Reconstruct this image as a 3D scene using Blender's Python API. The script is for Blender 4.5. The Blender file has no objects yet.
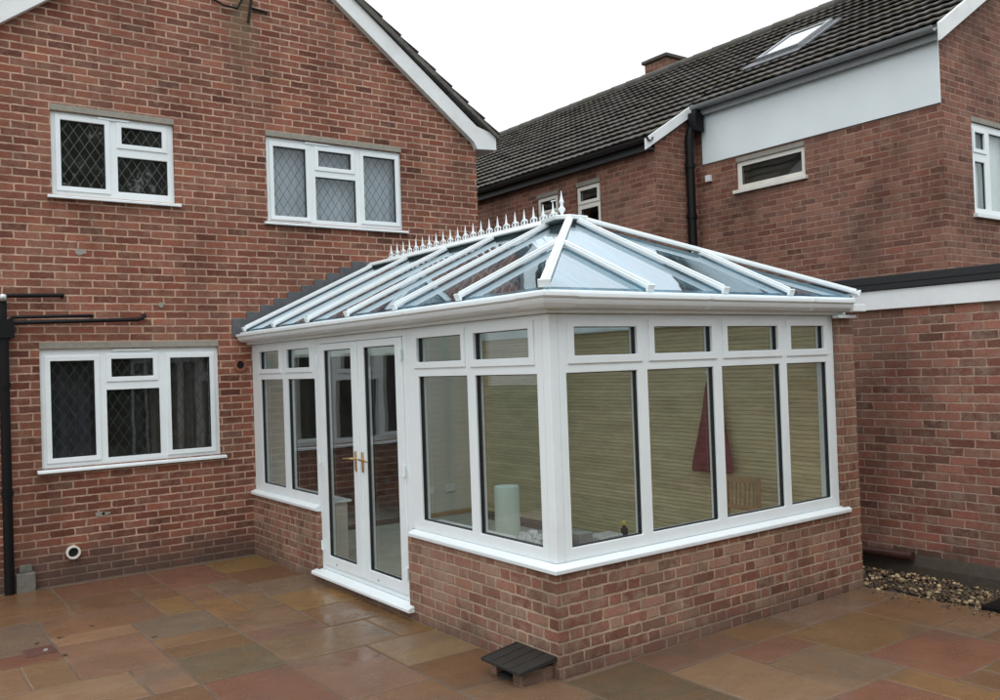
import bpy, bmesh, math, random
from mathutils import Vector, Matrix
from math import radians as R, pi, sin, cos
random.seed(7)
scene = bpy.context.scene
COL = scene.collection
W = {}                                    # world base position of each object

# ------------------------------------------------------------------ builders
class MB:
    def __init__(s): s.bm = bmesh.new()
    def poly(s, pts):
        return s.bm.faces.new([s.bm.verts.new(p) for p in pts])
    def hexa(s, b, t):
        v = [s.bm.verts.new(p) for p in list(b) + list(t)]
        for f in ((3,2,1,0),(4,5,6,7),(0,1,5,4),(1,2,6,5),(2,3,7,6),(3,0,4,7)):
            s.bm.faces.new([v[i] for i in f])
        return s
    def box(s, x0, x1, y0, y1, z0, z1):
        return s.hexa([(x0,y0,z0),(x1,y0,z0),(x1,y1,z0),(x0,y1,z0)],
                      [(x0,y0,z1),(x1,y0,z1),(x1,y1,z1),(x0,y1,z1)])
    def prism(s, pts, off):               # closed polygon pushed along a vector
        off = Vector(off); n = len(pts)
        a = [s.bm.verts.new(p) for p in pts]; b = [s.bm.verts.new(Vector(p)+off) for p in pts]
        s.bm.faces.new(a[::-1]); s.bm.faces.new(b)
        for i in range(n):
            j = (i+1) % n
            s.bm.faces.new((a[i], a[j], b[j], b[i]))
        return s
    def bar(s, p, q, w, h, up=(0,0,1), lift=0.0):   # rectangular bar from p to q
        p = Vector(p); q = Vector(q); d = (q-p).normalized(); up = Vector(up)
        side = d.cross(up).normalized(); n = side.cross(d).normalized()
        o = n*lift
        c = [(-w/2,-h/2),(w/2,-h/2),(w/2,h/2),(-w/2,h/2)]
        return s.hexa([p+o+side*a+n*b for a,b in c], [q+o+side*a+n*b for a,b in c])
    def tube(s, pts, r, seg=10, caps=True):
        pts = [Vector(p) for p in pts]; rs = r if isinstance(r,(list,tuple)) else [r]*len(pts)
        rings = []; ref = None
        for i, p in enumerate(pts):
            if i == 0: d = pts[1]-pts[0]
            elif i == len(pts)-1: d = pts[-1]-pts[-2]
            else: d = (pts[i+1]-p).normalized()+(p-pts[i-1]).normalized()
            d.normalize()
            if ref is None: ref = d.orthogonal().normalized()
            ref = (ref - d*ref.dot(d)).normalized(); b = d.cross(ref)
            rings.append([s.bm.verts.new(p+(ref*cos(2*pi*k/seg)+b*sin(2*pi*k/seg))*rs[i]) for k in range(seg)])
        for a, b in zip(rings, rings[1:]):
            for k in range(seg): s.bm.faces.new((a[k], a[(k+1)%seg], b[(k+1)%seg], b[k]))
        if caps: s.bm.faces.new(rings[0][::-1]); s.bm.faces.new(rings[-1])
        return s
    def lathe(s, prof, c, seg=12):        # prof: (radius, z)
        return s.tube([(c[0],c[1],c[2]+z) for r,z in prof], [max(r,.0008) for r,z in prof], seg)
    def ring(s, c, axis, r0, r1, h, seg=24):   # short pipe end
        ax = Vector(axis).normalized(); a = ax.orthogonal().normalized(); b = ax.cross(a); c = Vector(c)
        def rg(r,t): return [s.bm.verts.new(c+ax*t+(a*cos(2*pi*k/seg)+b*sin(2*pi*k/seg))*r) for k in range(seg)]
        A,B,C,D = rg(r1,0),rg(r1,h),rg(r0,h),rg(r0,0)
        for P,Q in ((A,B),(B,C),(C,D)):
            for k in range(seg): s.bm.faces.new((P[k],P[(k+1)%seg],Q[(k+1)%seg],Q[k]))
        return s

def link(name, me, mat, parent=None, base=None):
    o = bpy.data.objects.new(name, me); COL.objects.link(o)
    if mat: me.materials.append(mat)
    if base is None:
        xs = [v.co for v in me.vertices]
        lo = [min(v[i] for v in xs) for i in range(3)]; hi = [max(v[i] for v in xs) for i in range(3)]
        base = Vector(((lo[0]+hi[0])/2, (lo[1]+hi[1])/2, lo[2]))
    base = Vector(base)
    me.transform(Matrix.Translation(-base))
    W[o] = base
    if parent is not None:
        o.parent = parent; o.location = base - W[parent]
    else: o.location = base
    return o
def build(mb, name, mat, parent=None, bevel=0, smooth=False, weld=False, base=None, seg=2):
    bm = mb.bm
    if weld: bmesh.ops.remove_doubles(bm, verts=bm.verts, dist=1e-5)
    bmesh.ops.recalc_face_normals(bm, faces=bm.faces)
    if smooth:
        for f in bm.faces: f.smooth = True
        for e in bm.edges:
            if len(e.link_faces) == 2 and e.calc_face_angle(0) > R(38): e.smooth = False
    me = bpy.data.meshes.new(name); bm.to_mesh(me); bm.free()
    o = link(name, me, mat, parent, base)
    if bevel:
        m = o.modifiers.new('bevel','BEVEL'); m.width = bevel; m.segments = seg; m.limit_method = 'ANGLE'; m.angle_limit = R(35)
        m.harden_normals = False
    return o
def tag(o, label=None, cat=None, group=None, kind=None):
    if label: o['label'] = label
    if cat: o['category'] = cat
    if group: o['group'] = group
    if kind: o['kind'] = kind
    return o
def thing(name, label, cat, base, group=None):
    o = bpy.data.objects.new(name, None); COL.objects.link(o); o.location = base; W[o] = Vector(base)
    o.empty_display_size = .2
    return tag(o, label, cat, group)

# ------------------------------------------------------------------ node helpers
class NT:
    def __init__(s, nt): s.t = nt; nt.nodes.clear()
    def n(s, typ, **kw):
        nd = s.t.nodes.new(typ)
        for k, v in kw.items(): setattr(nd, k, v)
        return nd
    def put(s, sock, v):
        if isinstance(v, bpy.types.NodeSocket): s.t.links.new(v, sock)
        elif v is not None:
            if hasattr(sock.default_value, '__len__') and not hasattr(v, '__len__'): v = (v,)*len(sock.default_value)
            if hasattr(v, '__len__') and len(v) == 3 and len(sock.default_value) == 4: v = (*v, 1)
            sock.default_value = v
    def m(s, op, a, b=None, c=None, clamp=False):
        nd = s.n('ShaderNodeMath', operation=op, use_clamp=clamp)
        for i, v in enumerate((a,b,c)): s.put(nd.inputs[i], v) if v is not None else None
        return nd.outputs[0]
    def mix(s, f, a, b, blend='MIX'):
        nd = s.n('ShaderNodeMix', data_type='RGBA', blend_type=blend)
        s.put(nd.inputs[0], f); s.put(nd.inputs[6], a); s.put(nd.inputs[7], b)
        return nd.outputs[2]
    def noise(s, vec, scale, detail=3, rough=.5, col=False):
        nd = s.n('ShaderNodeTexNoise'); s.put(nd.inputs['Vector'], vec)
        nd.inputs['Scale'].default_value = scale; nd.inputs['Detail'].default_value = detail; nd.inputs['Roughness'].default_value = rough
        return nd.outputs['Color' if col else 'Fac']
    def ramp(s, f, stops, interp='LINEAR'):
        nd = s.n('ShaderNodeValToRGB'); r = nd.color_ramp; r.interpolation = interp
        while len(r.elements) < len(stops): r.elements.new(.5)
        for e, (p, c) in zip(r.elements, stops):
            e.position = p; e.color = (*c, 1) if hasattr(c, '__len__') else (c, c, c, 1)
        s.put(nd.inputs[0], f); return nd.outputs[0]
    def pos(s):
        g = s.n('ShaderNodeNewGeometry'); x = s.n('ShaderNodeSeparateXYZ'); s.put(x.inputs[0], g.outputs['Position'])
        return g, g.outputs['Position'], x.outputs
    def xyz(s, x, y, z=0.0):
        nd = s.n('ShaderNodeCombineXYZ')
        for i, v in enumerate((x,y,z)): s.put(nd.inputs[i], v)
        return nd.outputs[0]
    def bump(s, h, dist, strength=1.0):
        nd = s.n('ShaderNodeBump'); s.put(nd.inputs['Height'], h); nd.inputs['Distance'].default_value = dist; nd.inputs['Strength'].default_value = strength
        return nd.outputs[0]
    def bsdf(s, col, rough=.5, normal=None, metal=0.0, spec=.5):
        b = s.n('ShaderNodeBsdfPrincipled'); s.put(b.inputs['Base Color'], col); s.put(b.inputs['Roughness'], rough)
        s.put(b.inputs['Metallic'], metal); s.put(b.inputs['Specular IOR Level'], spec)
        if normal is not None: s.put(b.inputs['Normal'], normal)
        return b.outputs[0]
    def out(s, sh):
        o = s.n('ShaderNodeOutputMaterial'); s.t.links.new(sh, o.inputs[0])
def newmat(name):
    m = bpy.data.materials.new(name); m.use_nodes = True
    return m, NT(m.node_tree)

def simple(name, col, rough=.5, var=.12, scale=9, metal=0, bump=0, bscale=60, spec=.5, grime=None):
    m, t = newmat(name); g, P, s = t.pos()
    n = t.noise(P, scale, 4, .6)
    c = t.mix(t.m('MULTIPLY', t.m('SUBTRACT', n, .35, clamp=True), 2.2, clamp=True), col, tuple(v*(1-var*2) for v in col))
    if grime:
        n2 = t.noise(P, 3.1, 5, .7)
        c = t.mix(t.m('MULTIPLY', t.ramp(n2, [(.5, 0), (.72, 1)]), .35), c, grime)
    nb = t.bump(t.noise(P, bscale, 3), bump) if bump else None
    t.out(t.bsdf(c, rough, nb, metal, spec)); return m

def brick(name, tints, mortar, flemish=False, seed=0.0, patch=(.33,.24,.18), patch_amt=.5, damp=.0, smear=.35, joint=.0055, dampz=.3, streak=False):
    m, t = newmat(name); g, P, s = t.pos()
    nx = t.n('ShaderNodeSeparateXYZ'); t.put(nx.inputs[0], g.outputs['True Normal'])
    isx = t.m('GREATER_THAN', t.m('ABSOLUTE', nx.outputs[0]), .6)
    u = t.m('ADD', t.m('MULTIPLY', isx, s[1]), t.m('MULTIPLY', t.m('SUBTRACT', 1.0, isx), s[0]))
    wob = t.noise(P, 26, 2, .5)
    wob2 = t.noise(t.xyz(s[2], u, 3.3), 20, 2, .5)
    u = t.m('ADD', u, t.m('MULTIPLY', t.m('SUBTRACT', wob, .5), .020))
    v = t.m('ADD', s[2], t.m('MULTIPLY', t.m('SUBTRACT', wob2, .5), .015))
    rr = t.m('DIVIDE', v, .075); row = t.m('FLOOR', rr); fv = t.m('FRACT', rr)
    par = t.m('MULTIPLY', t.m('FRACT', t.m('MULTIPLY', row, .5)), 1.0)      # 0 or .5
    if flemish:
        p = .3375; q = t.m('ADD', t.m('DIVIDE', u, p), par); c0 = t.m('FLOOR', q); tt = t.m('MULTIPLY', t.m('FRACT', q), p)
        hd = t.m('GREATER_THAN', tt, .225)
        dS = t.m('MINIMUM', tt, t.m('ABSOLUTE', t.m('SUBTRACT', .225, tt)))
        dH = t.m('MINIMUM', t.m('ABSOLUTE', t.m('SUBTRACT', tt, .225)), t.m('SUBTRACT', p, tt))
        du = t.m('ADD', t.m('MULTIPLY', hd, dH), t.m('MULTIPLY', t.m('SUBTRACT', 1.0, hd), dS))
        cid = t.m('ADD', t.m('MULTIPLY', c0, 2.0), hd)
    else:
        rj = t.n('ShaderNodeTexWhiteNoise', noise_dimensions='1D'); t.put(rj.inputs['W'], t.m('ADD', row, .37))
        q = t.m('ADD', t.m('ADD', t.m('DIVIDE', u, .225), par), t.m('MULTIPLY', rj.outputs[0], .12)); cid = t.m('FLOOR', q)
        f = t.m('FRACT', q); du = t.m('MULTIPLY', t.m('MINIMUM', f, t.m('SUBTRACT', 1.0, f)), .225)
    dv = t.m('MULTIPLY', t.m('MINIMUM', fv, t.m('SUBTRACT', 1.0, fv)), .075)
    d = t.m('ADD', t.m('MINIMUM', du, dv), t.m('MULTIPLY', t.m('SUBTRACT', t.noise(P, 60, 4, .7), .5), .0115))
    mask = t.ramp(t.m('DIVIDE', d, .02), [((joint-.0018)/.02, 0), ((joint+.0020)/.02, 1)])
    wn = t.n('ShaderNodeTexWhiteNoise', noise_dimensions='3D'); t.put(wn.inputs['Vector'], t.xyz(cid, row, t.m('ADD', t.m('MULTIPLY', isx, 7.0), seed)))
    sp = t.n('ShaderNodeSeparateColor'); t.put(sp.inputs[0], wn.outputs['Color'])
    k = len(tints)
    base = t.ramp(sp.outputs[0], [(i/k, c) for i, c in enumerate(tints)], 'CONSTANT')
    br = t.m('ADD', .72, t.m('MULTIPLY', sp.outputs[1], .5))
    base = t.mix(1.0, base, t.xyz(br, br, br), 'MULTIPLY')
    fine = t.noise(P, 55, 5, .7)
    fm = t.m('ADD', .45, t.m('MULTIPLY', fine, 1.1)); base = t.mix(1.0, base, t.xyz(fm, fm, fm), 'MULTIPLY')
    # mortar smeared over some bricks
    sm = t.ramp(t.m('ADD', t.m('MULTIPLY', t.noise(P, 11, 5, .7), .9), t.m('MULTIPLY', sp.outputs[2], .16)), [(.50, 0), (.70, smear)])
    base = t.mix(sm, base, patch)
    mo = t.mix(t.ramp(t.noise(P, 7, 5, .7), [(.3,0),(.7,1)]), tuple(c*.62 for c in mortar), tuple(c*1.25 for c in mortar))
    c = t.mix(mask, mo, base)
    big = t.ramp(t.noise(P, .9, 5, .62), [(.47, 0), (.72, 1)])
    c = t.mix(t.m('MULTIPLY', big, patch_amt), c, patch)
    dk = t.ramp(t.noise(t.xyz(s[0], s[1], t.m('MULTIPLY', s[2], .5)), 1.3, 4, .6), [(.45, 1.08), (.72, .62)]); c = t.mix(1.0, c, dk, 'MULTIPLY')
    sk = t.noise(t.xyz(t.m('MULTIPLY', u, 5.0), t.m('MULTIPLY', s[2], .35), seed), 1.6, 5, .65)
    c = t.mix(t.m('MULTIPLY', t.ramp(sk, [(.55, 0), (.75, 1)]), .30), c, (.10,.075,.06))
    if streak:   # lime and rust run-off under the cable entry high on the gable
        sx = t.ramp(t.m('ABSOLUTE', t.m('ADD', s[0], t.m('MULTIPLY', t.m('SUBTRACT', t.noise(P, 5, 4, .6), .5), .3))), [(.04, .6), (.20, 0)])
        szz = t.ramp(t.m('SUBTRACT', s[2], 5.0), [(.1, 0), (.75, 1)]); c = t.mix(t.m('MULTIPLY', sx, szz), c, (.15,.125,.075))
    if damp:
        z = t.m('ADD', s[2], t.m('MULTIPLY', t.m('SUBTRACT', t.noise(P, 3, 4, .6), .5), .5))
        w = t.ramp(t.m('DIVIDE', z, dampz), [(.2, damp), (1.0, 0)]); c = t.mix(w, c, (.075,.058,.048))
    h = t.m('ADD', t.m('MULTIPLY', mask, .75), t.m('MULTIPLY', fine, .4))
    t.out(t.bsdf(c, t.ramp(fine, [(.3,.95),(.7,.78)]), t.bump(h, .006, .9), 0, .25)); return m

def glass(name, tint=(.93,.96,.95), lead=False, boost=1.0, leadcol=(.11,.12,.12), film=0.0, f0=.045, refl=(.96,.98,1)):
    m, t = newmat(name); g, P, s = t.pos()
    dt = t.n('ShaderNodeVectorMath', operation='DOT_PRODUCT'); t.put(dt.inputs[0], g.outputs['Normal']); t.put(dt.inputs[1], g.outputs['Incoming'])
    c = t.m('ABSOLUTE', dt.outputs['Value'])
    F = t.m('ADD', f0, t.m('MULTIPLY', t.m('POWER', t.m('SUBTRACT', 1.0, c, clamp=True), 5.0), 1-f0))
    F = t.m('MULTIPLY', F, boost, clamp=True)
    tr = t.n('ShaderNodeBsdfTransparent'); t.put(tr.inputs[0], tint)
    wav = t.bump(t.noise(P, 2.2, 1, .4), .004, .35)
    gl = t.n('ShaderNodeBsdfGlossy'); gl.inputs['Roughness'].default_value = .015; t.put(gl.inputs['Color'], refl); t.put(gl.inputs['Normal'], wav)
    mx = t.n('ShaderNodeMixShader'); t.put(mx.inputs[0], F); t.t.links.new(tr.outputs[0], mx.inputs[1]); t.t.links.new(gl.outputs[0], mx.inputs[2])
    sh = mx.outputs[0]
    if film:      # thin uneven film of dust and dried drips on the pane
        df = t.n('ShaderNodeBsdfDiffuse'); t.put(df.inputs[0], (.5,.52,.5))
        m2 = t.n('ShaderNodeMixShader'); t.put(m2.inputs[0], t.m('MULTIPLY', t.ramp(t.noise(P, 5, 6, .7), [(.4, .35), (.7, 1)]), film))
        t.t.links.new(sh, m2.inputs[1]); t.t.links.new(df.outputs[0], m2.inputs[2]); sh = m2.outputs[0]
    if lead:
        a = t.m('ADD', t.m('DIVIDE', s[0], .098), t.m('DIVIDE', s[2], .152)); b = t.m('SUBTRACT', t.m('DIVIDE', s[0], .098), t.m('DIVIDE', s[2], .152))
        da = t.m('ABSOLUTE', t.m('SUBTRACT', t.m('FRACT', a), .5)); db = t.m('ABSOLUTE', t.m('SUBTRACT', t.m('FRACT', b), .5))
        k = t.m('MULTIPLY', t.m('LESS_THAN', t.m('MINIMUM', da, db), .032), t.m('SUBTRACT', 1.0, g.outputs['Backfacing']))
        ld = t.bsdf(leadcol, .55, None, .2)
        m3 = t.n('ShaderNodeMixShader'); t.put(m3.inputs[0], k); t.t.links.new(sh, m3.inputs[1]); t.t.links.new(ld, m3.inputs[2]); sh = m3.outputs[0]
    t.out(sh); return m

# ------------------------------------------------------------------ materials
M = {}
M['house_brick'] = brick('house_brick', [(.20,.068,.042),(.225,.080,.050),(.165,.056,.037),(.245,.092,.058),(.18,.063,.040),(.135,.050,.036),(.23,.088,.054),(.20,.070,.044)],
    (.47,.32,.235), patch=(.29,.195,.14), patch_amt=.28, damp=.75, smear=.42, dampz=.42, joint=.0076, streak=True)
M['cons_brick'] = brick('cons_brick', [(.235,.10,.068),(.25,.110,.074),(.21,.09,.062),(.26,.13,.09),(.235,.10,.067),(.20,.10,.07),(.27,.16,.11),(.19,.08,.055)],
    (.40,.30,.215), flemish=True, seed=3.0, patch=(.30,.215,.16), patch_amt=.5, damp=.5, smear=.75, dampz=.2, joint=.0072)
M['far_brick'] = brick('far_brick', [(.20,.080,.055),(.225,.095,.066),(.165,.068,.05),(.24,.112,.078),(.19,.077,.053),(.145,.066,.049)],
    (.33,.21,.155), seed=9.0, patch=(.25,.155,.115), patch_amt=.5, smear=.75, joint=.0068)
M['garage_brick'] = brick('garage_brick', [(.235,.092,.066),(.26,.11,.077),(.19,.08,.056),(.27,.12,.086),(.22,.10,.07),(.155,.075,.054)],
    (.40,.285,.225), seed=5.0, patch=(.29,.215,.165), patch_amt=.5, smear=.6, damp=.9, dampz=.28, joint=.006)
def buff():
    m, t = newmat('buff_wall'); g, P, s = t.pos()
    v = t.m('ADD', s[2], t.m('MULTIPLY', t.m('SUBTRACT', t.noise(t.xyz(s[0], t.m('MULTIPLY', s[1], .6), s[2]), 6, 3), .5), .014))
    rr = t.m('DIVIDE', v, .0375); f = t.m('FRACT', rr); row = t.m('FLOOR', rr)
    wn = t.n('ShaderNodeTexWhiteNoise', noise_dimensions='1D'); t.put(wn.inputs['W'], row)
    ln = t.ramp(t.m('ABSOLUTE', t.m('SUBTRACT', f, .5)), [(.36, 0), (.47, 1)])
    c = t.mix(t.ramp(t.noise(t.xyz(s[0], s[1], t.m('MULTIPLY', s[2], 5.0)), 2.2, 6, .7), [(.3,0),(.7,1)]), (.50,.41,.23), (.70,.59,.36))
    k = t.m('ADD', .88, t.m('MULTIPLY', wn.outputs[0], .2)); c = t.mix(1.0, c, t.xyz(k,k,k), 'MULTIPLY')
    c = t.mix(t.m('MULTIPLY', ln, t.m('MULTIPLY', t.noise(P, 4, 3, .6), .42)), c, (.24,.215,.13))
    t.out(t.bsdf(c, .9, t.bump(t.m('SUBTRACT', t.noise(P, 50, 3), ln), .006), 0, .2)); return m
M['buff_brick'] = buff()
M['upvc'] = simple('upvc', (.79,.865,.885), .32, .02, 4, grime=(.68,.70,.69))
M['old_white'] = simple('old_white', (.78,.82,.82), .5, .04, 6, grime=(.5,.5,.47))
M['cream'] = simple('cream_paint', (.74,.73,.66), .5, .05, 7, grime=(.5,.48,.42))
M['render'] = simple('render_panel', (.78,.86,.875), .75, .05, 1.2, bump=.001, bscale=120, grime=(.70,.74,.73))
M['fascia'] = simple('fascia_board', (.82,.86,.87), .6, .04, 5, grime=(.55,.58,.58))
M['concrete'] = simple('concrete', (.30,.29,.245), .85, .14, 18, bump=.002, bscale=80, grime=(.22,.22,.18))
M['dark_concrete'] = simple('damp_concrete', (.055,.042,.029), .7, .2, 12, bump=.004, bscale=40)
M['black'] = simple('black_plastic', (.007,.007,.008), .45, .1, 12, spec=.2)
M['gasket'] = simple('rubber_gasket', (.010,.011,.014), .45, .05, 12)
M['felt'] = simple('roofing_felt', (.012,.013,.014), .65, .1, 20, bump=.002)
M['lead'] = simple('lead_flashing', (.115,.125,.135), .55, .2, 10, metal=.3, bump=.002)
M['grey_gutter'] = simple('grey_gutter', (.28,.30,.31), .35, .1, 8)
M['dark_gutter'] = simple('dark_gutter', (.025,.026,.028), .35, .1, 8)
M['brass'] = simple('brass', (.78,.55,.26), .28, .08, 30, metal=1)
M['steel'] = simple('steel', (.55,.56,.57), .3, .06, 30, metal=1)
M['plaster'] = simple('plaster', (.66,.62,.54), .9, .04, 3, bump=.0006)
M['screed'] = simple('floor_screed', (.40,.40,.34), .85, .1, 5, grime=(.25,.24,.2))
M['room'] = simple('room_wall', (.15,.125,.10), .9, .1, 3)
M['wood'] = simple('pine', (.42,.26,.13), .6, .15, 14)
M['dark_wood'] = simple('dark_timber', (.09,.05,.03), .7, .2, 14)
M['terracotta'] = simple('terracotta', (.30,.12,.07), .8, .15, 20)
M['rust_pipe'] = simple('brown_pipe', (.055,.02,.014), .5, .2, 20)
M['slate'] = simple('slate', (.022,.022,.02), .45, .25, 22, bump=.003, bscale=30)
M['hole'] = simple('dark_inside', (.008,.008,.008), .9, .1, 5)
M['pane'] = glass('window_glass')
M['cons_pane'] = glass('conservatory_glass', (.955,.95,.92), boost=1.25, film=.02, f0=.05)
M['roof_glass'] = glass('blue_roof_glass', (.66,.77,.82), boost=1.4, film=.02, f0=.07, refl=(.84,.94,1.0))
M['lead_pane'] = glass('leaded_glass', lead=True, leadcol=(.085,.092,.08), film=.03)
M['dark_lead_pane'] = glass('leaded_glass_dark', lead=True, leadcol=(.03,.03,.03), film=.02)
M['lead_pane_b'] = glass('leaded_glass_shiny', lead=True, leadcol=(.07,.08,.085))
M['net'] = simple('net_curtain', (.40,.45,.52), .9, .1, 4)
M['white_net'] = simple('white_curtain', (.80,.84,.85), .9, .06, 4)
M['navy_cloth'] = simple('navy_curtain', (.035,.04,.065), .9, .2, 6)
M['brown_cloth'] = simple('brown_curtain', (.11,.085,.07), .9, .2, 6)
M['maroon'] = simple('maroon_cloth', (.19,.025,.035), .85, .15, 14, bump=.001, bscale=200)
M['pale_green'] = simple('pale_green_roll', (.62,.71,.63), .5, .04, 5)
M['poly_bag'] = simple('clear_poly', (.55,.60,.63), .2, .35, 60)
M['red_bag'] = simple('red_brown_bag', (.22,.085,.07), .4, .3, 30)
M['grey_box'] = simple('grey_card', (.22,.24,.25), .7, .1, 10)
M['yellow'] = simple('yellow_plastic', (.55,.45,.06), .4, .1, 20)
M['skin_white'] = simple('white_plastic', (.75,.76,.74), .35, .02, 20)

def tile_mat(name, base, gauge, w, slope_x=True, moss=(.10,.10,.05)):
    m, t = newmat(name); g, P, s = t.pos()
    r = t.m('FLOOR', t.m('DIVIDE', s[2], gauge)); c = t.m('FLOOR', t.m('DIVIDE', s[1], w))
    wn = t.n('ShaderNodeTexWhiteNoise', noise_dimensions='3D'); t.put(wn.inputs['Vector'], t.xyz(r, c, 1.0))
    k = t.m('ADD', .7, t.m('MULTIPLY', wn.outputs[0], .6)); b = t.mix(1.0, base, t.xyz(k,k,k), 'MULTIPLY')
    n = t.noise(P, 30, 5, .7); b = t.mix(t.m('MULTIPLY', t.ramp(n, [(.5,0),(.7,1)]), .6), b, tuple(c*1.9 for c in base))
    b = t.mix(t.m('MULTIPLY', t.ramp(t.noise(P, 1.6, 5, .7), [(.5,0),(.7,1)]), .6), b, moss)
    t.out(t.bsdf(b, .85, t.bump(n, .004), 0, .3)); return m
M['tiles'] = tile_mat('roof_tiles', (.085,.079,.070), .159, .3)
M['house_tiles'] = tile_mat('house_roof_tiles', (.13,.12,.11), .18, .3, moss=(.09,.09,.05))

def stone_mat():
    m, t = newmat('sandstone_paving'); g, P, s = t.pos()
    a = t.n('ShaderNodeAttribute', attribute_name='slab'); col = a.outputs['Color']
    n = t.noise(P, 2.6, 6, .62); n2 = t.noise(t.xyz(t.m('MULTIPLY', s[0], .35), s[1], s[2]), 9, 5, .65)
    k = t.m('ADD', .62, t.m('MULTIPLY', n, .75)); c = t.mix(1.0, col, t.xyz(k,k,k), 'MULTIPLY')
    c = t.mix(t.m('MULTIPLY', t.ramp(n2, [(.45,0),(.68,1)]), .45), c, (.16,.085,.04))
    c = t.mix(t.m('MULTIPLY', t.ramp(t.noise(P, 1.7, 5, .6), [(.52,0),(.66,1)]), .35), c, (.085,.075,.065))
    # wetter and drier areas
    wet = t.noise(P, .8, 5, .6)
    ro = t.m('ADD', t.ramp(wet, [(.40,.10),(.60,.34)]), t.m('MULTIPLY', t.noise(P, 40, 3), .1))
    hh = t.m('ADD', t.noise(P, 5.5, 5, .6), t.m('MULTIPLY', t.noise(P, 34, 5, .65), .30))
    hh = t.m('MAXIMUM', hh, t.ramp(wet, [(.42,.66),(.56,.40)]))        # shallow hollows are filled with water
    b = t.bump(hh, .014, .7)
    t.out(t.bsdf(c, ro, b, 0, .34)); return m
M['paving'] = stone_mat()
M['joint'] = simple('paving_joint', (.15,.105,.07), .8, .3, 2.2, bump=.003, grime=(.04,.03,.02))
M['soil'] = simple('soil_and_grass', (.05,.06,.025), .95, .3, 3, bump=.02, bscale=20)

def pebble_mat():
    m, t = newmat('pebbles'); g, P, s = t.pos()
    a = t.n('ShaderNodeAttribute', attribute_name='slab'); n = t.noise(P, 60, 4)
    k = t.m('ADD', .6, t.m('MULTIPLY', n, .8)); t.out(t.bsdf(t.mix(1.0, a.outputs['Color'], t.xyz(k,k,k), 'MULTIPLY'), .55)); return m
M['pebbles'] = pebble_mat()
def leaf_mat():
    m, t = newmat('hedge_leaves'); g, P, s = t.pos()
    c = t.mix(t.noise(P, 5, 3), (.025,.045,.012), (.055,.085,.025)); t.out(t.bsdf(c, .6)); return m
M['leaf'] = leaf_mat()

# ------------------------------------------------------------------ key dimensions (metres)
MID = 1.53; EAVE = -.12; FE = -5.24; PITCH = .469; EZ = 2.415
AY = -5.118; BX = 3.0
def roofz(x): return EZ + PITCH*(x-EAVE)
def wrap(plane, pos):                     # (u, depth, z) -> world
    return (lambda u,d,z: (u, pos+d, z)) if plane == 'y' else (lambda u,d,z: (pos+d, u, z))
def slab(fn, u0, u1, z0, z1, holes, d0, d1, mb=None):
    mb = mb or MB()
    us = sorted({u0,u1}|{h[0] for h in holes}|{h[1] for h in holes}); zs = sorted({z0,z1}|{h[2] for h in holes}|{h[3] for h in holes})
    def solid(i, j):
        if i < 0 or j < 0 or i >= len(us)-1 or j >= len(zs)-1: return False
        u = (us[i]+us[i+1])/2; z = (zs[j]+zs[j+1])/2
        return not any(h[0]<u<h[1] and h[2]<z<h[3] for h in holes)
    vc = {}
    def V(i, j, d):
        k = (i,j,d)
        if k not in vc: vc[k] = mb.bm.verts.new(fn(us[i], d, zs[j]))
        return vc[k]
    for i in range(len(us)-1):
        for j in range(len(zs)-1):
            if not solid(i,j): continue
            for d in (d0,d1): mb.bm.faces.new((V(i,j,d),V(i+1,j,d),V(i+1,j+1,d),V(i,j+1,d)))
            for (a,b,ni,nj) in (((i,j),(i+1,j),i,j-1),((i,j+1),(i+1,j+1),i,j+1),((i,j),(i,j+1),i-1,j),((i+1,j),(i+1,j+1),i+1,j)):
                if not solid(ni,nj): mb.bm.faces.new((V(*a,d0),V(*b,d0),V(*b,d1),V(*a,d1)))
    return mb
def boxf(fn, u0,u1,d0,d1,z0,z1, mb=None):
    mb = mb or MB()
    return mb.hexa([fn(u0,d0,z0),fn(u1,d0,z0),fn(u1,d1,z0),fn(u0,d1,z0)], [fn(u0,d0,z1),fn(u1,d0,z1),fn(u1,d1,z1),fn(u0,d1,z1)])

def make_window(parent, plane, pos, outer, lights, mat, pane, thick=.07, sash=.045, label=None, gasket=True, sashd=.012, name='window', gd=.046):
    """lights: (u0,u1,z0,z1,opener) glass rectangles in one frame"""
    fn = wrap(plane, pos)
    f = build(slab(fn, *outer, [l[:4] for l in lights], 0, thick), name, mat, parent, .005)
    if label: f['label'] = label
    for (a,b,c,d,op) in lights:
        if gasket:
            g = slab(fn, a-.001,b+.001,c-.001,d+.001, [(a+.005,b-.005,c+.005,d-.005)], .014, gd)
            build(g, 'gasket', M['gasket'], f)
        build(boxf(fn, a+.003,b-.003,.026,.048,c+.003,d-.003), 'pane', pane, f)
        if op:
            sz = sash if op is True else op
            build(slab(fn, a-sz,b+sz,c-sz,d+sz, [(a+.0025,b-.0025,c+.0025,d-.0025)], -sashd, .010), 'casement', mat, f, .004)
    return f

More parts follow.
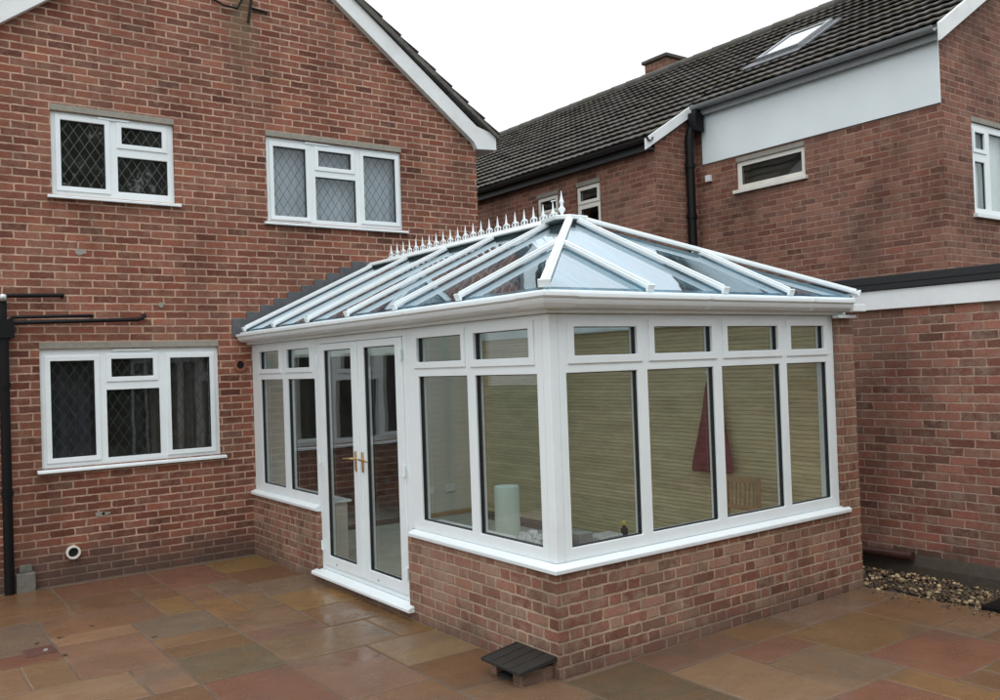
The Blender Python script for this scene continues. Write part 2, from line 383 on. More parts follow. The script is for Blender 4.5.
# ================================================================== GROUND
g = MB(); g.poly([(-60,-60,-.07),(60,-60,-.07),(60,60,-.07),(-60,60,-.07)])
tag(build(g, 'ground', M['soil']), kind='structure')
PAL = {'gold':(.172,.102,.042),'tan':(.175,.108,.062),'brown':(.142,.080,.042),'red':(.148,.070,.044),'purple':(.14,.080,.055),'olive':(.098,.076,.044),'redbr':(.12,.052,.036),'grey':(.14,.10,.07)}
CUES = [('gold',-.39,-1.92),('gold',-.15,-4.15),('tan',-.8,-3.35),('purple',-.99,-4.28),('red',-1.34,-4.2),('olive',-1.47,-3.35),('tan',-1.95,-3.66),('gold',-1.32,-1.7),('red',-.87,-.79),('brown',-1.6,-.85),('brown',-2.18,-1.37),('redbr',-2.48,-2.13),('tan',-.48,-3.95),('brown',-.15,-2.94),('gold',-.15,-3.36),('tan',-2.08,-2.92),('red',1.65,-5.55),('brown',2.4,-5.6),('gold',1.04,-6.3),('tan',1.81,-6.4),('tan',.6,-5.95),('gold',.35,-5.4),('purple',1.0,-5.45),('olive',.05,-5.6),('red',2.3,-6.5),('brown',2.95,-5.7),('purple',2.5,-6.1),('tan',-.4,-5.5)]
def make_patio():
    rnd = random.Random(21)
    U = .29; X0 = -1.18-U*21; Y0 = -.08
    nx_, ny_ = 38, 34
    occ = [[False]*ny_ for _ in range(nx_)]
    bm = bmesh.new(); lay = bm.loops.layers.float_color.new('slab')
    def put(i, j, w, h):
        for a in range(i,i+w):
            for b in range(j,j+h): occ[a][b] = True
        x0 = X0+i*U; x1 = X0+(i+w)*U; y1 = Y0-j*.3; y0 = Y0-(j+h)*.3
        e = .0055+rnd.random()*.004; x0+=e; x1-=e; y0+=e; y1-=e
        cx, cy = (x0+x1)/2, (y0+y1)/2
        best = min(CUES, key=lambda c: (c[1]-cx)**2+(c[2]-cy)**2)
        if (best[1]-cx)**2+(best[2]-cy)**2 < .12: col = PAL[best[0]]
        else: col = PAL[rnd.choice(['tan','tan','brown','brown','red','gold','purple','tan','brown','brown','grey'])]
        k = 1.06*rnd.uniform(.86,1.16); col = tuple(c*k*rnd.uniform(.95,1.05) for c in col)
        zz = [rnd.uniform(-.0015,.0015) for _ in range(4)]
        def rag(xa,ya,xb,yb,n,ins):          # slightly ragged riven edge
            out = []
            for q in range(n):
                t = q/n; jx = rnd.uniform(-.003,.003) if q else 0
                nx__, ny__ = -(yb-ya), xb-xa; L = math.hypot(nx__,ny__)
                out.append((xa+(xb-xa)*t+nx__/L*(ins+jx), ya+(yb-ya)*t+ny__/L*(ins+jx)))
            return out
        def loop(ins):
            rnd2 = random.Random(i*1000+j)
            P = []
            cs = [(x0+ins,y0+ins),(x1-ins,y0+ins),(x1-ins,y1-ins),(x0+ins,y1-ins)]
            for k_ in range(4):
                xa,ya = cs[k_]; xb,yb = cs[(k_+1)%4]; n = 6
                for q in range(n):
                    t = q/n; w_ = rnd2.uniform(-.0035,.0035)
                    nx__, ny__ = -(yb-ya), xb-xa; L = math.hypot(nx__,ny__)
                    P.append((xa+(xb-xa)*t+nx__/L*w_, ya+(yb-ya)*t+ny__/L*w_))
            return P
        o = loop(0); n_ = loop(.009)
        def zc(x,y):
            a=(x-x0)/(x1-x0); b=(y-y0)/(y1-y0)
            return (zz[0]*(1-a)+zz[1]*a)*(1-b)+(zz[2]*a+zz[3]*(1-a))*b
        vb = [bm.verts.new((x,y,-.05)) for x,y in o]; vm = [bm.verts.new((x,y,zc(x,y)-.0035)) for x,y in o]; vt = [bm.verts.new((x,y,zc(x,y))) for x,y in n_]
        fs = [bm.faces.new(vt)]
        N = len(o)
        for q in range(N):
            r = (q+1)%N
            fs.append(bm.faces.new((vb[q],vb[r],vm[r],vm[q]))); fs.append(bm.faces.new((vm[q],vm[r],vt[r],vt[q])))
        for f in fs:
            for l in f.loops: l[lay] = (*col,1)
    def cell(x,y): return round((x-X0)/U), round((Y0-y)/.3)
    ci, cj = cell(-1.18-.58, -3.08); put(ci, cj, 2, 2)
    ci, cj = cell(-1.18, -3.08); put(ci-0, cj, 3, 2); put(ci, cj+2, 2, 3)
    ci, cj = cell(-2.34, -2.18); put(ci, cj, 2, 3)
    sizes = [(3,2),(2,3),(2,2),(3,2),(2,1),(2,2),(1,2),(3,2)]
    for j in range(ny_):
        for i in range(nx_):
            if occ[i][j]: continue
            sz = sizes[:]; rnd.shuffle(sz)
            for w,h in sz+[(2,1),(1,2),(1,1)]:
                if i+w<=nx_ and j+h<=ny_ and not any(occ[a][b] for a in range(i,i+w) for b in range(j,j+h)):
                    put(i,j,w,h); break
    # cut along the gravel strip
    gl = [((3.26,-5.2,0),(1,0,0)),((0,-.03,0),(0,1,0))]
    for co,no in gl:
        geom = bm.verts[:]+bm.edges[:]+bm.faces[:]
        bmesh.ops.bisect_plane(bm, geom=geom, plane_co=co, plane_no=no, clear_outer=True)
    bmesh.ops.recalc_face_normals(bm, faces=bm.faces)
    me = bpy.data.meshes.new('patio'); bm.to_mesh(me); bm.free()
    tag(link('patio', me, M['paving']), kind='structure')
    b = MB(); b.box(X0, 3.3, Y0-ny_*.3, 0.0, -.064, -.0050)
    tag(build(b, 'patio_bedding', M['joint']), kind='structure')
make_patio()

def make_gravel():
    rnd = random.Random(5); bm = bmesh.new(); lay = bm.loops.layers.float_color.new('slab')
    def stone(x,y,z,r):
        ret = bmesh.ops.create_icosphere(bm, subdivisions=1, radius=1)
        vs = ret['verts']; a = rnd.uniform(0,6.28); sx,sy,sz = r*rnd.uniform(.8,1.4), r*rnd.uniform(.6,1), r*rnd.uniform(.4,.75)
        til = Matrix.Rotation(rnd.uniform(-.5,.5),3,'X')@Matrix.Rotation(rnd.uniform(-.5,.5),3,'Y')@Matrix.Rotation(a,3,'Z')
        for v in vs:
            v.co *= rnd.uniform(.82,1.12)
            v.co = til@Vector((v.co.x*sx, v.co.y*sy, v.co.z*sz)) + Vector((x,y,z))
        c = rnd.choice([(.24,.19,.12),(.34,.29,.19),(.10,.07,.045),(.06,.045,.03),(.045,.032,.022),(.12,.08,.045),(.42,.37,.26),(.05,.04,.03),(.04,.03,.02),(.07,.06,.045),(.055,.038,.025),(.05,.035,.025),(.08,.055,.035)])
        k = rnd.uniform(.7,1.15)
        for f in {f for v in vs for f in v.link_faces}:
            f.smooth = True
            for l in f.loops: l[lay] = (c[0]*k*1.1,c[1]*k*.95,c[2]*k*.78,1)
    for _ in range(2600):
        y = rnd.uniform(-7.6,-4.3); x0 = 3.27+ (.12*sin(y*2.3)+.06 if y<-5.3 else 0); x1 = 3.93
        x = rnd.uniform(x0, x1)
        slope = max(0,(3.6-x))*-.02
        stone(x, y, rnd.uniform(-.012,.012)+slope+.01*sin(x*9+y*4), rnd.uniform(.012,.028))
    for _ in range(60): stone(rnd.uniform(3.1,3.26), rnd.uniform(-6.8,-5.25), .008, rnd.uniform(.006,.012))
    me = bpy.data.meshes.new('gravel'); bm.to_mesh(me); bm.free()
    tag(link('gravel', me, M['pebbles']), kind='stuff')
    b = MB(); b.box(3.303, 4.0, -9.6, 0, -.064, -.018)
    tag(build(b, 'gravel_bed', M['dark_concrete']), kind='structure')
make_gravel()

# ================================================================== MAIN HOUSE
H = thing('brick_house', 'red brick gabled house with white leaded windows behind the conservatory', 'house', (0,0,0))
fy = wrap('y', 0)
A = (-1.93,-.765,3.75,4.57); B = (.228,1.947,3.635,4.585); Cw = (-2.078,-.365,1.11,2.255); D = (.42,1.93,.11,2.12)
wall = slab(fy, -3.06, 3.06, -.08, 4.70, [A,B,Cw,D], 0, .28)
wall.prism([(-3.06,0,4.70),(3.06,0,4.70),(3.06,0,4.84),(0,0,7.16),(-3.06,0,4.84)], (0,.28,0))
wall.box(-3.06,-2.8,.28,8.5,-.08,4.84); wall.box(2.8,3.06,.28,8.5,-.08,4.84); wall.box(-2.8,2.8,8.22,8.5,-.08,4.84)
build(wall, 'wall', M['house_brick'], H, base=(0,0,-.08))
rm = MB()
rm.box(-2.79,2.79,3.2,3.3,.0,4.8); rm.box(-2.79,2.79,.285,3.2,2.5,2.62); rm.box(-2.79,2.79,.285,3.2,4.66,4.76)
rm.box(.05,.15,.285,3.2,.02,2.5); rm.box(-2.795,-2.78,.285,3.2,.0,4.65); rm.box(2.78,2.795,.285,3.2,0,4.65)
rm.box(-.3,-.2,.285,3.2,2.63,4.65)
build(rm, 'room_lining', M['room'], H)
fl = MB(); fl.box(-2.79,2.79,.285,3.2,-.02,.10); fl.box(.42,1.93,.0,.285,-.02,.108)
build(fl, 'floor', M['screed'], H)
# windows
def house_window(o, lights, pane, vents=True, lab=None):
    w = make_window(H, 'y', .035, o, lights, M['upvc'], pane, label=lab)
    s = MB(); s.prism([(o[0]-.045,.06,o[2]+.002),(o[0]-.045,-.045,o[2]-.014),(o[0]-.045,-.05,o[2]-.018),(o[0]-.045,-.05,o[2]-.04),(o[0]-.045,.0-.003,o[2]-.04),(o[0]-.045,-.003,o[2]-.03),(o[0]-.045,.06,o[2]-.03)], (o[1]-o[0]+.09,0,0))
    build(s, 'sill', M['upvc'], w, .003)
    l = MB(); l.box(o[0]-.0,o[1]+.0,-.004,.10,o[3]+.001,o[3]+.062)
    build(l, 'lintel', M['concrete'], w, .003)
    if vents:
        for (a,b) in vents:
            v = MB(); v.prism([(a,.036,o[3]-.004),(a,.018,o[3]-.008),(a,.016,o[3]-.03),(a,.036,o[3]-.034)], (b-a,0,0)); build(v, 'trickle_vent', M['upvc'], w, .002)
    return w
house_window(A, [(-1.842,-1.433,3.84,4.495,True),(-1.279,-.878,4.315,4.49,True),(-1.317,-.83,3.83,4.185,False)], M['lead_pane'], [(-1.5,-1.2)])
house_window(B, [(.32,.712,3.705,4.49,True),(.863,1.283,4.308,4.497,True),(.826,1.336,3.69,4.19,False),(1.44,1.873,3.725,4.50,True)], M['lead_pane_b'], [(.7,1.0)])
house_window(Cw, [(-1.985,-1.587,1.20,2.14,True),(-1.434,-1.028,1.965,2.15,True),(-1.48,-.973,1.17,1.84,False),(-.864,-.452,1.19,2.148,True)], M['dark_lead_pane'], [(-1.42,-1.05)])
# barge boards, one piece per slope
for s in (-1,1):
    b = MB(); pts = [(0,7.075),(2.98,4.82),(3.03,4.735),(3.33,4.755),(3.33,4.955),(3.03,5.03),(0,7.31)]
    b.prism([(s*x,-.085,z) for x,z in pts], (0,.082,0)); build(b, 'bargeboard', M['old_white'], H, .004)
def tile_roof(mb, e, ez, r, rz, y0, y1, gauge=.3, pw=.3, step=.0375, rnd=None, amp=.022, lip=.03):
    """tile courses from eave (x=e) to ridge (x=r)"""
    L = math.hypot(r-e, rz-ez); n = round(L/gauge); d = Vector(((r-e)/L, 0, (rz-ez)/L)); nrm = Vector((-d.z,0,d.x))
    if nrm.z < 0: nrm = -nrm
    ny = int((y1-y0)/step)
    for i in range(n):
        a = i*L/n; b = (i+1)*L/n+.03
        rows = []
        off = (i%2)*pw/2
        jit = {}
        for j in range(ny+1):
            y = y0+(y1-y0)*j/ny; ph = ((y+off)/pw)%1; ti = int((y+off)//pw)
            if ti not in jit: jit[ti] = (rnd.uniform(-.006,.006), rnd.uniform(-.004,.004))
            h = amp*max(0,cos(2*pi*ph*2))**.7 if False else amp*(0.5+0.5*cos(2*pi*ph*2))**1.5
            da, dh = jit[ti]
            p0 = Vector((e,y,ez))+d*(a+da)+nrm*(lip+h+dh); p1 = Vector((e,y,ez))+d*b+nrm*(.002+h)
            pb = Vector((e,y,ez))+d*(a+da)+nrm*(lip+h+dh-.018)
            rows.append([mb.bm.verts.new(q) for q in (pb,p0,p1)])
        for A_,B_ in zip(rows,rows[1:]):
            mb.bm.faces.new((A_[0],A_[1],B_[1],B_[0])); mb.bm.faces.new((A_[1],A_[2],B_[2],B_[1]))
        for A_ in (rows[0],rows[-1]): mb.bm.faces.new(A_)
    # solid underlay
    q = Vector((0,0,-.10))
    ps = [Vector((e,y0,ez))-nrm*.0, Vector((r,y0,rz)), Vector((r,y0,rz))+q, Vector((e,y0,ez))+q*.5]
    mb.prism(ps, (0,y1-y0,0))
hr = MB(); rnd = random.Random(3)
for s in (-1,1): tile_roof(hr, s*3.36, 4.94, s*.0, 7.335, -.12, 9.0, .3, .3, .075, rnd, amp=.012, lip=.034)
build(hr, 'roof', M['house_tiles'], H, base=(0,4,4.8))
for s in (-1,1):
    so = MB(); so.box(min(s*3.06,s*3.36)+(.003 if s>0 else 0), max(s*3.06,s*3.36)-(.003 if s<0 else 0), 0.0, 9.0, 4.76, 4.85)
    build(so, 'soffit', M['old_white'], H)
# stepped lead flashing over the conservatory roof
for s in (-1,1):
    f = MB(); x = EAVE-.10; k = 0
    low = []; top = []
    n = 11
    for i in range(n):
        xa = EAVE-.09 + i*.16; xb = xa+.16
        if xb > MID+.005: xb = MID-.002
        za = roofz(max(xa,EAVE))+.03
        h = math.ceil((roofz(xb)+.030)/.075)*.075
        f.prism([((xa if s<0 else 2*MID-xa),-.012-.0007*(i%2),roofz(xa)-.03), ((xb if s<0 else 2*MID-xb),-.012-.0007*(i%2),roofz(xb)-.03), ((xb if s<0 else 2*MID-xb),-.012-.0007*(i%2),h), ((xa if s<0 else 2*MID-xa),-.012-.0007*(i%2),h)], (0,.0115,0))
        if xb >= MID-.003: break
    build(f, 'lead_flashing', M['lead'], H)
# pipes, vents, cables on the wall
p = MB(); p.tube([(-2.385,-.085,-.01),(-2.385,-.085,2.40)], .043, 16)
for z in (.9,1.9): p.ring((-2.385,-.085,z),(0,0,1),.04,.052,.05)
p.box(-2.47,-2.30,-.15,-.002,2.36,2.52); p.tube([(-2.385,-.085,2.50),(-2.385,-.085,2.76)], .034, 12)
sp_ = build(p, 'soil_pipe', M['black'], H, smooth=True)
for pts,r in (([(-2.40,-.075,2.752),(-1.90,-.075,2.765),(-1.875,-.06,2.766),(-1.87,-.001,2.766)],.020),
              ([(-2.36,-.07,2.50),(-2.30,-.07,2.553),(-1.64,-.07,2.571),(-1.615,-.05,2.572),(-1.61,-.001,2.572)],.017),
              ([(-2.36,-.10,2.46),(-2.30,-.10,2.50),(-1.20,-.10,2.532),(-1.155,-.10,2.55),(-1.13,-.08,2.575),(-1.12,-.001,2.58)],.021)):
    build(MB().tube(pts, r, 12), 'waste_pipe', M['black'], H, smooth=True)
build(MB().lathe([(.03,0),(.036,.01),(.036,.05),(.03,.06)],(-2.385,-.125,2.70),14), 'pipe_joint', M['steel'], H, smooth=True)
v = build(MB().ring((-1.831,.02,.294),(0,-1,0),.046,.064,.055), 'wall_vent_pipe', M['cream'], H, smooth=True)
build(MB().tube([(-1.831,-.004,.294),(-1.831,-.006,.294)], .045, 20), 'pipe_opening', M['hole'], v)
v = build(MB().ring((-.136,.02,2.05),(0,-1,0),.042,.072,.04), 'flue_outlet', M['terracotta'], H, smooth=True)
build(MB().tube([(-.136,-.004,2.05),(-.136,-.006,2.05)], .041, 20), 'pipe_opening', M['hole'], v)
def blob(c, rx, rz, seed, d=.006):
    r = random.Random(seed); m = MB()
    pts = []
    for k in range(14):
        a = 2*pi*k/14; q = r.uniform(.7,1.15); pts.append((c[0]+cos(a)*rx*q, -d, c[1]+sin(a)*rz*q))
    return m.prism(pts, (0,d-.0005,0))
for i,(c,rx,rz) in enumerate((((-1.697,3.2),.055,.032),((-.944,2.69),.035,.03),((-1.56,.626),.07,.025))): build(blob(c,rx,rz,i), 'mortar_patch', M['concrete'], H)
build(MB().tube([(-1.55,-.001,.63),(-1.55,-.012,.63)],.014,10), 'fixing_hole', M['hole'], H)
build(MB().tube([(-.01,-.03,6.4),(.0,-.03,6.05),(-.06,-.035,5.93),(-.22,-.05,5.93),(-.34,-.02,5.99)], .012, 8), 'cable', M['black'], H, smooth=True)
build(MB().tube([(.16,-.03,6.35),(.10,-.03,6.05),(.06,-.03,5.80)], .014, 8).tube([(.09,-.03,5.97),(.28,-.03,5.95)], .014, 8), 'cable', M['black'], H, smooth=True)
gb = MB(); gb.box(-2.33,-2.17,-.10,-.002,-.01,.17); gb.box(-2.30,-2.19,-.05,-.004,.17,.24)
tag(build(gb, 'gully_block', simple('lime_stained_block',(.17,.16,.135),.8,.25,14,bump=.004), None, .008), 'small pale stained masonry block at the foot of the wall beside the black soil pipe', 'masonry block')

# curtains hanging in the house windows
def curtain(name, mat, label, x0,x1,y,z0,z1, amp=.02, wl=.09, plane='y', group=None):
    m = MB(); n = int((x1-x0)/.012); th = .004
    rows = []
    for i in range(n+1):
        x = x0+(x1-x0)*i/n; d = amp*sin(2*pi*x/wl)+amp*.4*sin(2*pi*x/wl*1.7+1)
        rows.append([m.bm.verts.new((x,y+d+k,z)) for k in (0,th) for z in (z0,z1)])
    for a,b in zip(rows,rows[1:]):
        m.bm.faces.new((a[0],b[0],b[1],a[1])); m.bm.faces.new((a[2],a[3],b[3],b[2])); m.bm.faces.new((a[0],a[2],b[2],b[0])); m.bm.faces.new((a[1],b[1],b[3],a[3]))
    m.bm.faces.new((rows[0][0],rows[0][1],rows[0][3],rows[0][2])); m.bm.faces.new((rows[-1][0],rows[-1][2],rows[-1][3],rows[-1][1]))
    o = build(m, name, mat, None, smooth=True)
    return tag(o, label, 'curtain', group)
curtain('curtain', M['net'], 'pale grey net curtain behind the leaded upper window above the conservatory', .25,1.93,.17,3.62,4.64,.008,.11)
curtain('curtain', M['navy_cloth'], 'dark navy curtain in the left light of the ground floor window', -2.05,-1.55,.36,1.05,2.3,.03,.12)
curtain('curtain', M['brown_cloth'], 'brown pleated curtain in the right light of the ground floor window', -.98,-.4,.36,1.05,2.3,.03,.13)

# ================================================================== CONSERVATORY
K = thing('conservatory', 'white framed conservatory on a low brick wall with pitched glass roof', 'conservatory', (MID,-2.6,0))
build(MB().box(-.035,.245,-1.664,-.002,-.06,.64), 'dwarf_wall', M['cons_brick'], K)
dw = MB(); dw.prism([(-.035,-3.336,-.06),(-.035,-5.15,-.06),(2.998,-5.15,-.06),(2.998,-4.87,-.06),(.245,-4.87,-.06),(.245,-3.336,-.06)], (0,0,.70))
build(dw, 'dwarf_wall', M['cons_brick'], K)
build(MB().box(-.035,.245,-3.334,-1.666,-.06,.055), 'door_step', M['cons_brick'], K)
sw = MB(); sw.box(3.0,3.24,-5.15,-.002,-.06,2.268)
build(sw, 'side_wall', M['cons_brick'], K)
build(MB().box(2.975,2.998,-5.045,-.02,.728,2.36).box(2.975,2.998,-4.852,-.02,.106,.727), 'inner_brick_facing', M['buff_brick'], K)
build(MB().box(2.945,2.974,-5.045,-4.99,.728,2.25), 'inner_jamb', M['upvc'], K, .004)
for q in ((.2455,.262,-1.66,-.02,.10,.70),(.08,.2625,-1.676,-1.665,.125,.70),(.2455,.262,-4.85,-3.34,.10,.70),(.08,.2625,-3.335,-3.324,.125,.70),(.263,2.97,-4.869,-4.853,.10,.70)):
    build(MB().box(*q), 'inner_plaster', M['plaster'], K)
bd = MB(); bd.box(.073,.30,-1.70,-.02,.702,.727)
build(bd, 'window_board', M['upvc'], K, .006)
bd = MB(); bd.prism([(.073,-3.30,.702),(.073,-5.045,.702),(2.96,-5.045,.702),(2.96,-4.82,.702),(.30,-4.82,.702),(.30,-3.30,.702)],(0,0,.025))
build(bd, 'window_board', M['upvc'], K, .006)
build(MB().box(.0,2.97,-4.86,-.003,.03,.105), 'floor', M['screed'], K)
# plastered back wall either side of the opening
pw_ = MB(); pw_.box(.075,.418,-.018,-.003,.10,2.38); pw_.box(1.932,2.97,-.018,-.003,.10,2.38); pw_.box(.418,1.932,-.018,-.003,2.115,2.38)
build(pw_, 'plastered_wall', M['plaster'], K)
build(MB().box(1.97,2.96,-.036,-.019,.105,.165), 'skirting', M['wood'], K, .004)
for x in (2.17,2.47): build(MB().box(x-.073,x+.073,-.034,-.019,.40,.49), 'wall_socket', M['skin_white'], K, .004)
SLL = (0,0)
def sill_prof(): return [(-.07,.64),(.004,.64),(.050,.648),(.058,.652),(.060,.676),(.052,.684),(.012,.702),(-.07,.702)]
def sweep(prof, path):                    # path: list of functions offset -> (x,y)
    m = MB(); rings = [[m.bm.verts.new((*f(o), z)) for o,z in prof] for f in path]
    n = len(prof)
    for a,b in zip(rings,rings[1:]):
        for k in range(n): m.bm.faces.new((a[k],a[(k+1)%n],b[(k+1)%n],b[k]))
    m.bm.faces.new(rings[0]); m.bm.faces.new(rings[-1][::-1]); return m
build(sweep(sill_prof(), [lambda o:(-o,-3.385), lambda o:(-o,AY-o), lambda o:(3.075,AY-o)]), 'sill', M['upvc'], K, .003)
build(sweep(sill_prof(), [lambda o:(-o,-.004), lambda o:(-o,-1.66)]), 'sill', M['upvc'], K, .003)
# frames
ZB,ZT,ZU,ZH = .785,1.884,1.992,2.18
make_window(K, 'x', 0, (-1.664,-.004,.704,2.262), [(-.84,-.234,ZB,ZT,False),(-1.61,-.965,ZB,ZT,False),(-.765,-.236,ZU,ZH,.045),(-1.525,-.968,ZU,ZH,.045)], M['upvc'], M['cons_pane'])
make_window(K, 'x', 0, (-5.045,-3.352,.704,2.262), [(-4.187,-3.517,ZB,ZT,False),(-4.983,-4.287,ZB,ZT,False),(-4.133,-3.514,ZU,ZH,.046),(-4.92,-4.29,ZU,ZH,.05)], M['upvc'], M['cons_pane'])
fr = []
gx = [(.195,.755),(.916,1.508),(1.675,2.269),(2.425,2.862)]; lx = [(.132,.755),(.852,1.5215),(1.614,2.291),(2.377,2.894)]
for (a,b) in lx: fr.append((a,b,ZB,ZT,False))
for (a,b) in gx: fr.append((a,b,ZU,ZH,.05))
make_window(K, 'y', AY, (.073,2.998,.704,2.262), fr, M['upvc'], M['cons_pane'])
build(MB().box(-.002,.071,AY-.002,AY+.071,.704,2.262), 'corner_post', M['upvc'], K, .006)
# french doors
DZ0,DZ1 = .26,2.14
fx = wrap('x', 0)
build(slab(fx, -3.348,-1.667,.118,2.262, [(-3.288,-1.727,.16,2.205)], 0, .07), 'door_frame', M['upvc'], K, .005)
for (o0,o1,g0,g1,hy,ly) in ((-2.504,-1.73,-2.390,-1.8445,-2.445,1),(-3.285,-2.508,-3.1745,-2.6356,-2.575,-1)):
    d = build(slab(fx, o0,o1,.165,2.20, [(g0,g1,DZ0,DZ1)], -.012, .056), 'door', M['upvc'], K, .005)
    build(slab(fx, g0-.001,g1+.001,DZ0-.001,DZ1+.001, [(g0+.005,g1-.005,DZ0+.005,DZ1-.005)], .0, .032), 'gasket', M['gasket'], d)
    build(boxf(fx, g0+.003,g1-.003,.012,.034,DZ0+.003,DZ1-.003), 'pane', M['cons_pane'], d)
    h = MB(); h.box(-.022,-.0125,hy-.015,hy+.015,1.08,1.25)
    h.tube([(-.02,hy,1.19),(-.055,hy,1.19),(-.062,hy+.015*ly,1.19),(-.062,hy+.09*ly,1.187),(-.060,hy+.17*ly,1.181)],[.009,.009,.010,.009,.007],10)
    build(h, 'handle', M['brass'], d, .002, smooth=True)
    hb = o1 if ly > 0 else o0
    for z in (.30,1.10,2.02): build(MB().tube([(-.024,hb,z),(-.024,hb,z+.085)], .013, 10), 'hinge', M['upvc'], d, smooth=True)
    for z in (.20,): build(MB().tube([(-.013,(g0+g1)/2+.12,z),(-.017,(g0+g1)/2+.12,z)], .008, 10), 'drain_cap', M['grey_box'], d)
build(MB().box(-.024,-.0125,-2.53,-2.482,.18,2.19), 'door_meeting_strip', M['upvc'], K, .004)
th = MB(); th.prism([(.07,-3.40,.115),(.07,-3.40,.06),(-.03,-3.40,.06),(-.085,-3.40,.063),(-.09,-3.40,.067),(-.09,-3.40,.088),(-.08,-3.40,.097),(-.01,-3.40,.115)], (0,1.80,0))
build(th, 'threshold_sill', M['upvc'], K, .003)
# eaves beam and gutter
build(sweep([(-.07,2.264),(.052,2.264),(.058,2.27),(.058,2.385),(-.07,2.425)], [lambda o:(-o,-.003), lambda o:(-o,AY-o), lambda o:(BX+o,AY-o), lambda o:(BX+o,-.003)]), 'eaves_beam', M['upvc'], K, .003)
gut = [(.060,2.290),(.115,2.292),(.135,2.299),(.152,2.313),(.160,2.330),(.162,2.345),(.176,2.350),(.180,2.356),(.180,2.378),(.172,2.378),(.160,2.358),(.060,2.345)]
go = build(sweep(gut, [lambda o:(-o,-.02), lambda o:(-o,AY-o), lambda o:(BX+.055,AY-o)]), 'gutter', M['upvc'], K, .002, smooth=False)
for y in (-.8,-2.2,-3.6): build(sweep([(o+(.004 if o>.07 else 0),z-(.004 if z<2.3 else -.003)) for o,z in gut], [lambda o,y=y:(-o,y), lambda o,y=y:(-o,y-.045)]), 'gutter_bracket', M['upvc'], K, .002)
build(sweep([(o+(.004 if o>.07 else 0),z-(.004 if z<2.3 else -.003)) for o,z in gut], [lambda o:(-o,AY+.10-o*0), lambda o:(-o,AY-o), lambda o:(.10,AY-o)]), 'gutter_corner', M['upvc'], K, .002)
for x in (1.3,2.5): build(sweep([(o+(.004 if o>.07 else 0),z-(.004 if z<2.3 else -.003)) for o,z in gut], [lambda o,x=x:(x,AY-o), lambda o,x=x:(x+.045,AY-o)]), 'gutter_bracket', M['upvc'], K, .002)
build(MB().box(3.055,3.23,AY-.165,AY-.03,2.285,2.345).box(2.94,3.19,AY-.10,AY-.037,2.235,2.262), 'gutter_outlet', M['upvc'], K, .006)
ep = MB(); ep.box(3.0,3.24,-5.15,-.003,2.27,2.275); 
build(MB().box(3.062,3.235,-5.09,-.003,2.272,2.40), 'box_gutter', M['upvc'], K, .004)
build(sweep([(.088,2.379),(.131,2.379),(.133,2.393),(.128,2.398),(.088,2.404)], [lambda o:(-o,-.02), lambda o:(-o,AY-o), lambda o:(BX+o,AY-o), lambda o:(BX+o,-.02)]), 'eaves_trim', M['upvc'], K, .002)
# roof members
def P3(x,y,side):                          # point on the roof planes
    if side == 'L': return Vector((x,y,roofz(x)))
    if side == 'R': return Vector((2*MID-x,y,roofz(x)))
    return Vector((x,y,EZ+PITCH*(y-FE)))
nL = Vector((-PITCH,0,1)).normalized(); nR = Vector((PITCH,0,1)).normalized(); nF = Vector((0,-PITCH,1)).normalized()
HY = FE+(MID-EAVE)                         # ridge end
def rafter(p, q, n, nm='rafter', w=.046):
    m = MB(); m.bar(p, q, w, .026, n, .016); m.bar(p+(q-p).normalized()*.02, q, w*.5, .016, n, .037)
    m.bar(p+(q-p).normalized()*.06, q, .030, .05, n, -.046)
    m.bar(p-(q-p).normalized()*.012, p+(q-p).normalized()*.006, w+.016, .05, n, .016)
    return build(m, nm, M['upvc'], K, .004)
ys = [-.13,-.95,-1.76,-2.58,-3.40]; xt = MID-.10
for s,n in (('L',nL),('R',nR)):
    for y in ys: rafter(P3(EAVE,y,s), P3(xt,y,s), n)
    jx = EAVE+(-4.30-FE); rafter(P3(EAVE,-4.30,s), P3(jx-.03,-4.30,s), n)
jy = FE+(.775-EAVE)
rafter(P3(.775,FE,'F'), P3(.775,jy-.03,'F'), nF); rafter(P3(MID,FE,'F'), P3(MID,HY-.10,'F'), nF); rafter(P3(2*MID-.775,FE,'F'), P3(2*MID-.775,jy-.03,'F'), nF)
rafter(Vector((EAVE,FE,EZ+.008)), Vector((MID-.07,HY-.07,roofz(MID-.07)+.008)), Vector((-PITCH,-PITCH,1)).normalized(), 'hip_rafter', .062)
rafter(Vector((2*MID-EAVE,FE,EZ+.008)), Vector((MID+.07,HY-.07,roofz(MID-.07)+.008)), Vector((PITCH,-PITCH,1)).normalized(), 'hip_rafter', .062)
# glass sheets
def sheet(pts, side):
    c = Vector((sum(p[0] for p in pts)/len(pts), sum(p[1] for p in pts)/len(pts)))
    q = []
    for (x,y) in pts:
        v = Vector((x,y)); v += (c-v).normalized()*.012; q.append(P3(v.x,v.y,side)+Vector((0,0,-.022)))
    build(MB().prism(q,(0,0,.016)), 'roof_pane', M['roof_glass'], K)
yy = [-.02]+ys[1:]
ex = EAVE+.015
for s in ('L','R'):
    for a,b in zip(yy,yy[1:]): sheet([(ex,a),(ex,b),(MID-.02,b),(MID-.02,a)], s)
    hx = lambda y: EAVE+(y-FE)
    sheet([(ex,ys[-1]),(ex,-4.30),(hx(-4.30),-4.30),(MID-.02,HY-.02),(MID-.02,ys[-1])], s)
    sheet([(ex,-4.30),(ex,FE+.03),(hx(-4.30),-4.30)], s)
fe = FE+.015
sheet([(EAVE+.03,fe),(.775,fe),(.775,jy)], 'F'); sheet([(.775,fe),(MID,fe),(MID,HY-.02),(.775,jy)], 'F')
sheet([(2*MID-EAVE-.03,fe),(2*MID-.775,fe),(2*MID-.775,jy)], 'F'); sheet([(2*MID-.775,fe),(MID,fe),(MID,HY-.02),(2*MID-.775,jy)], 'F')
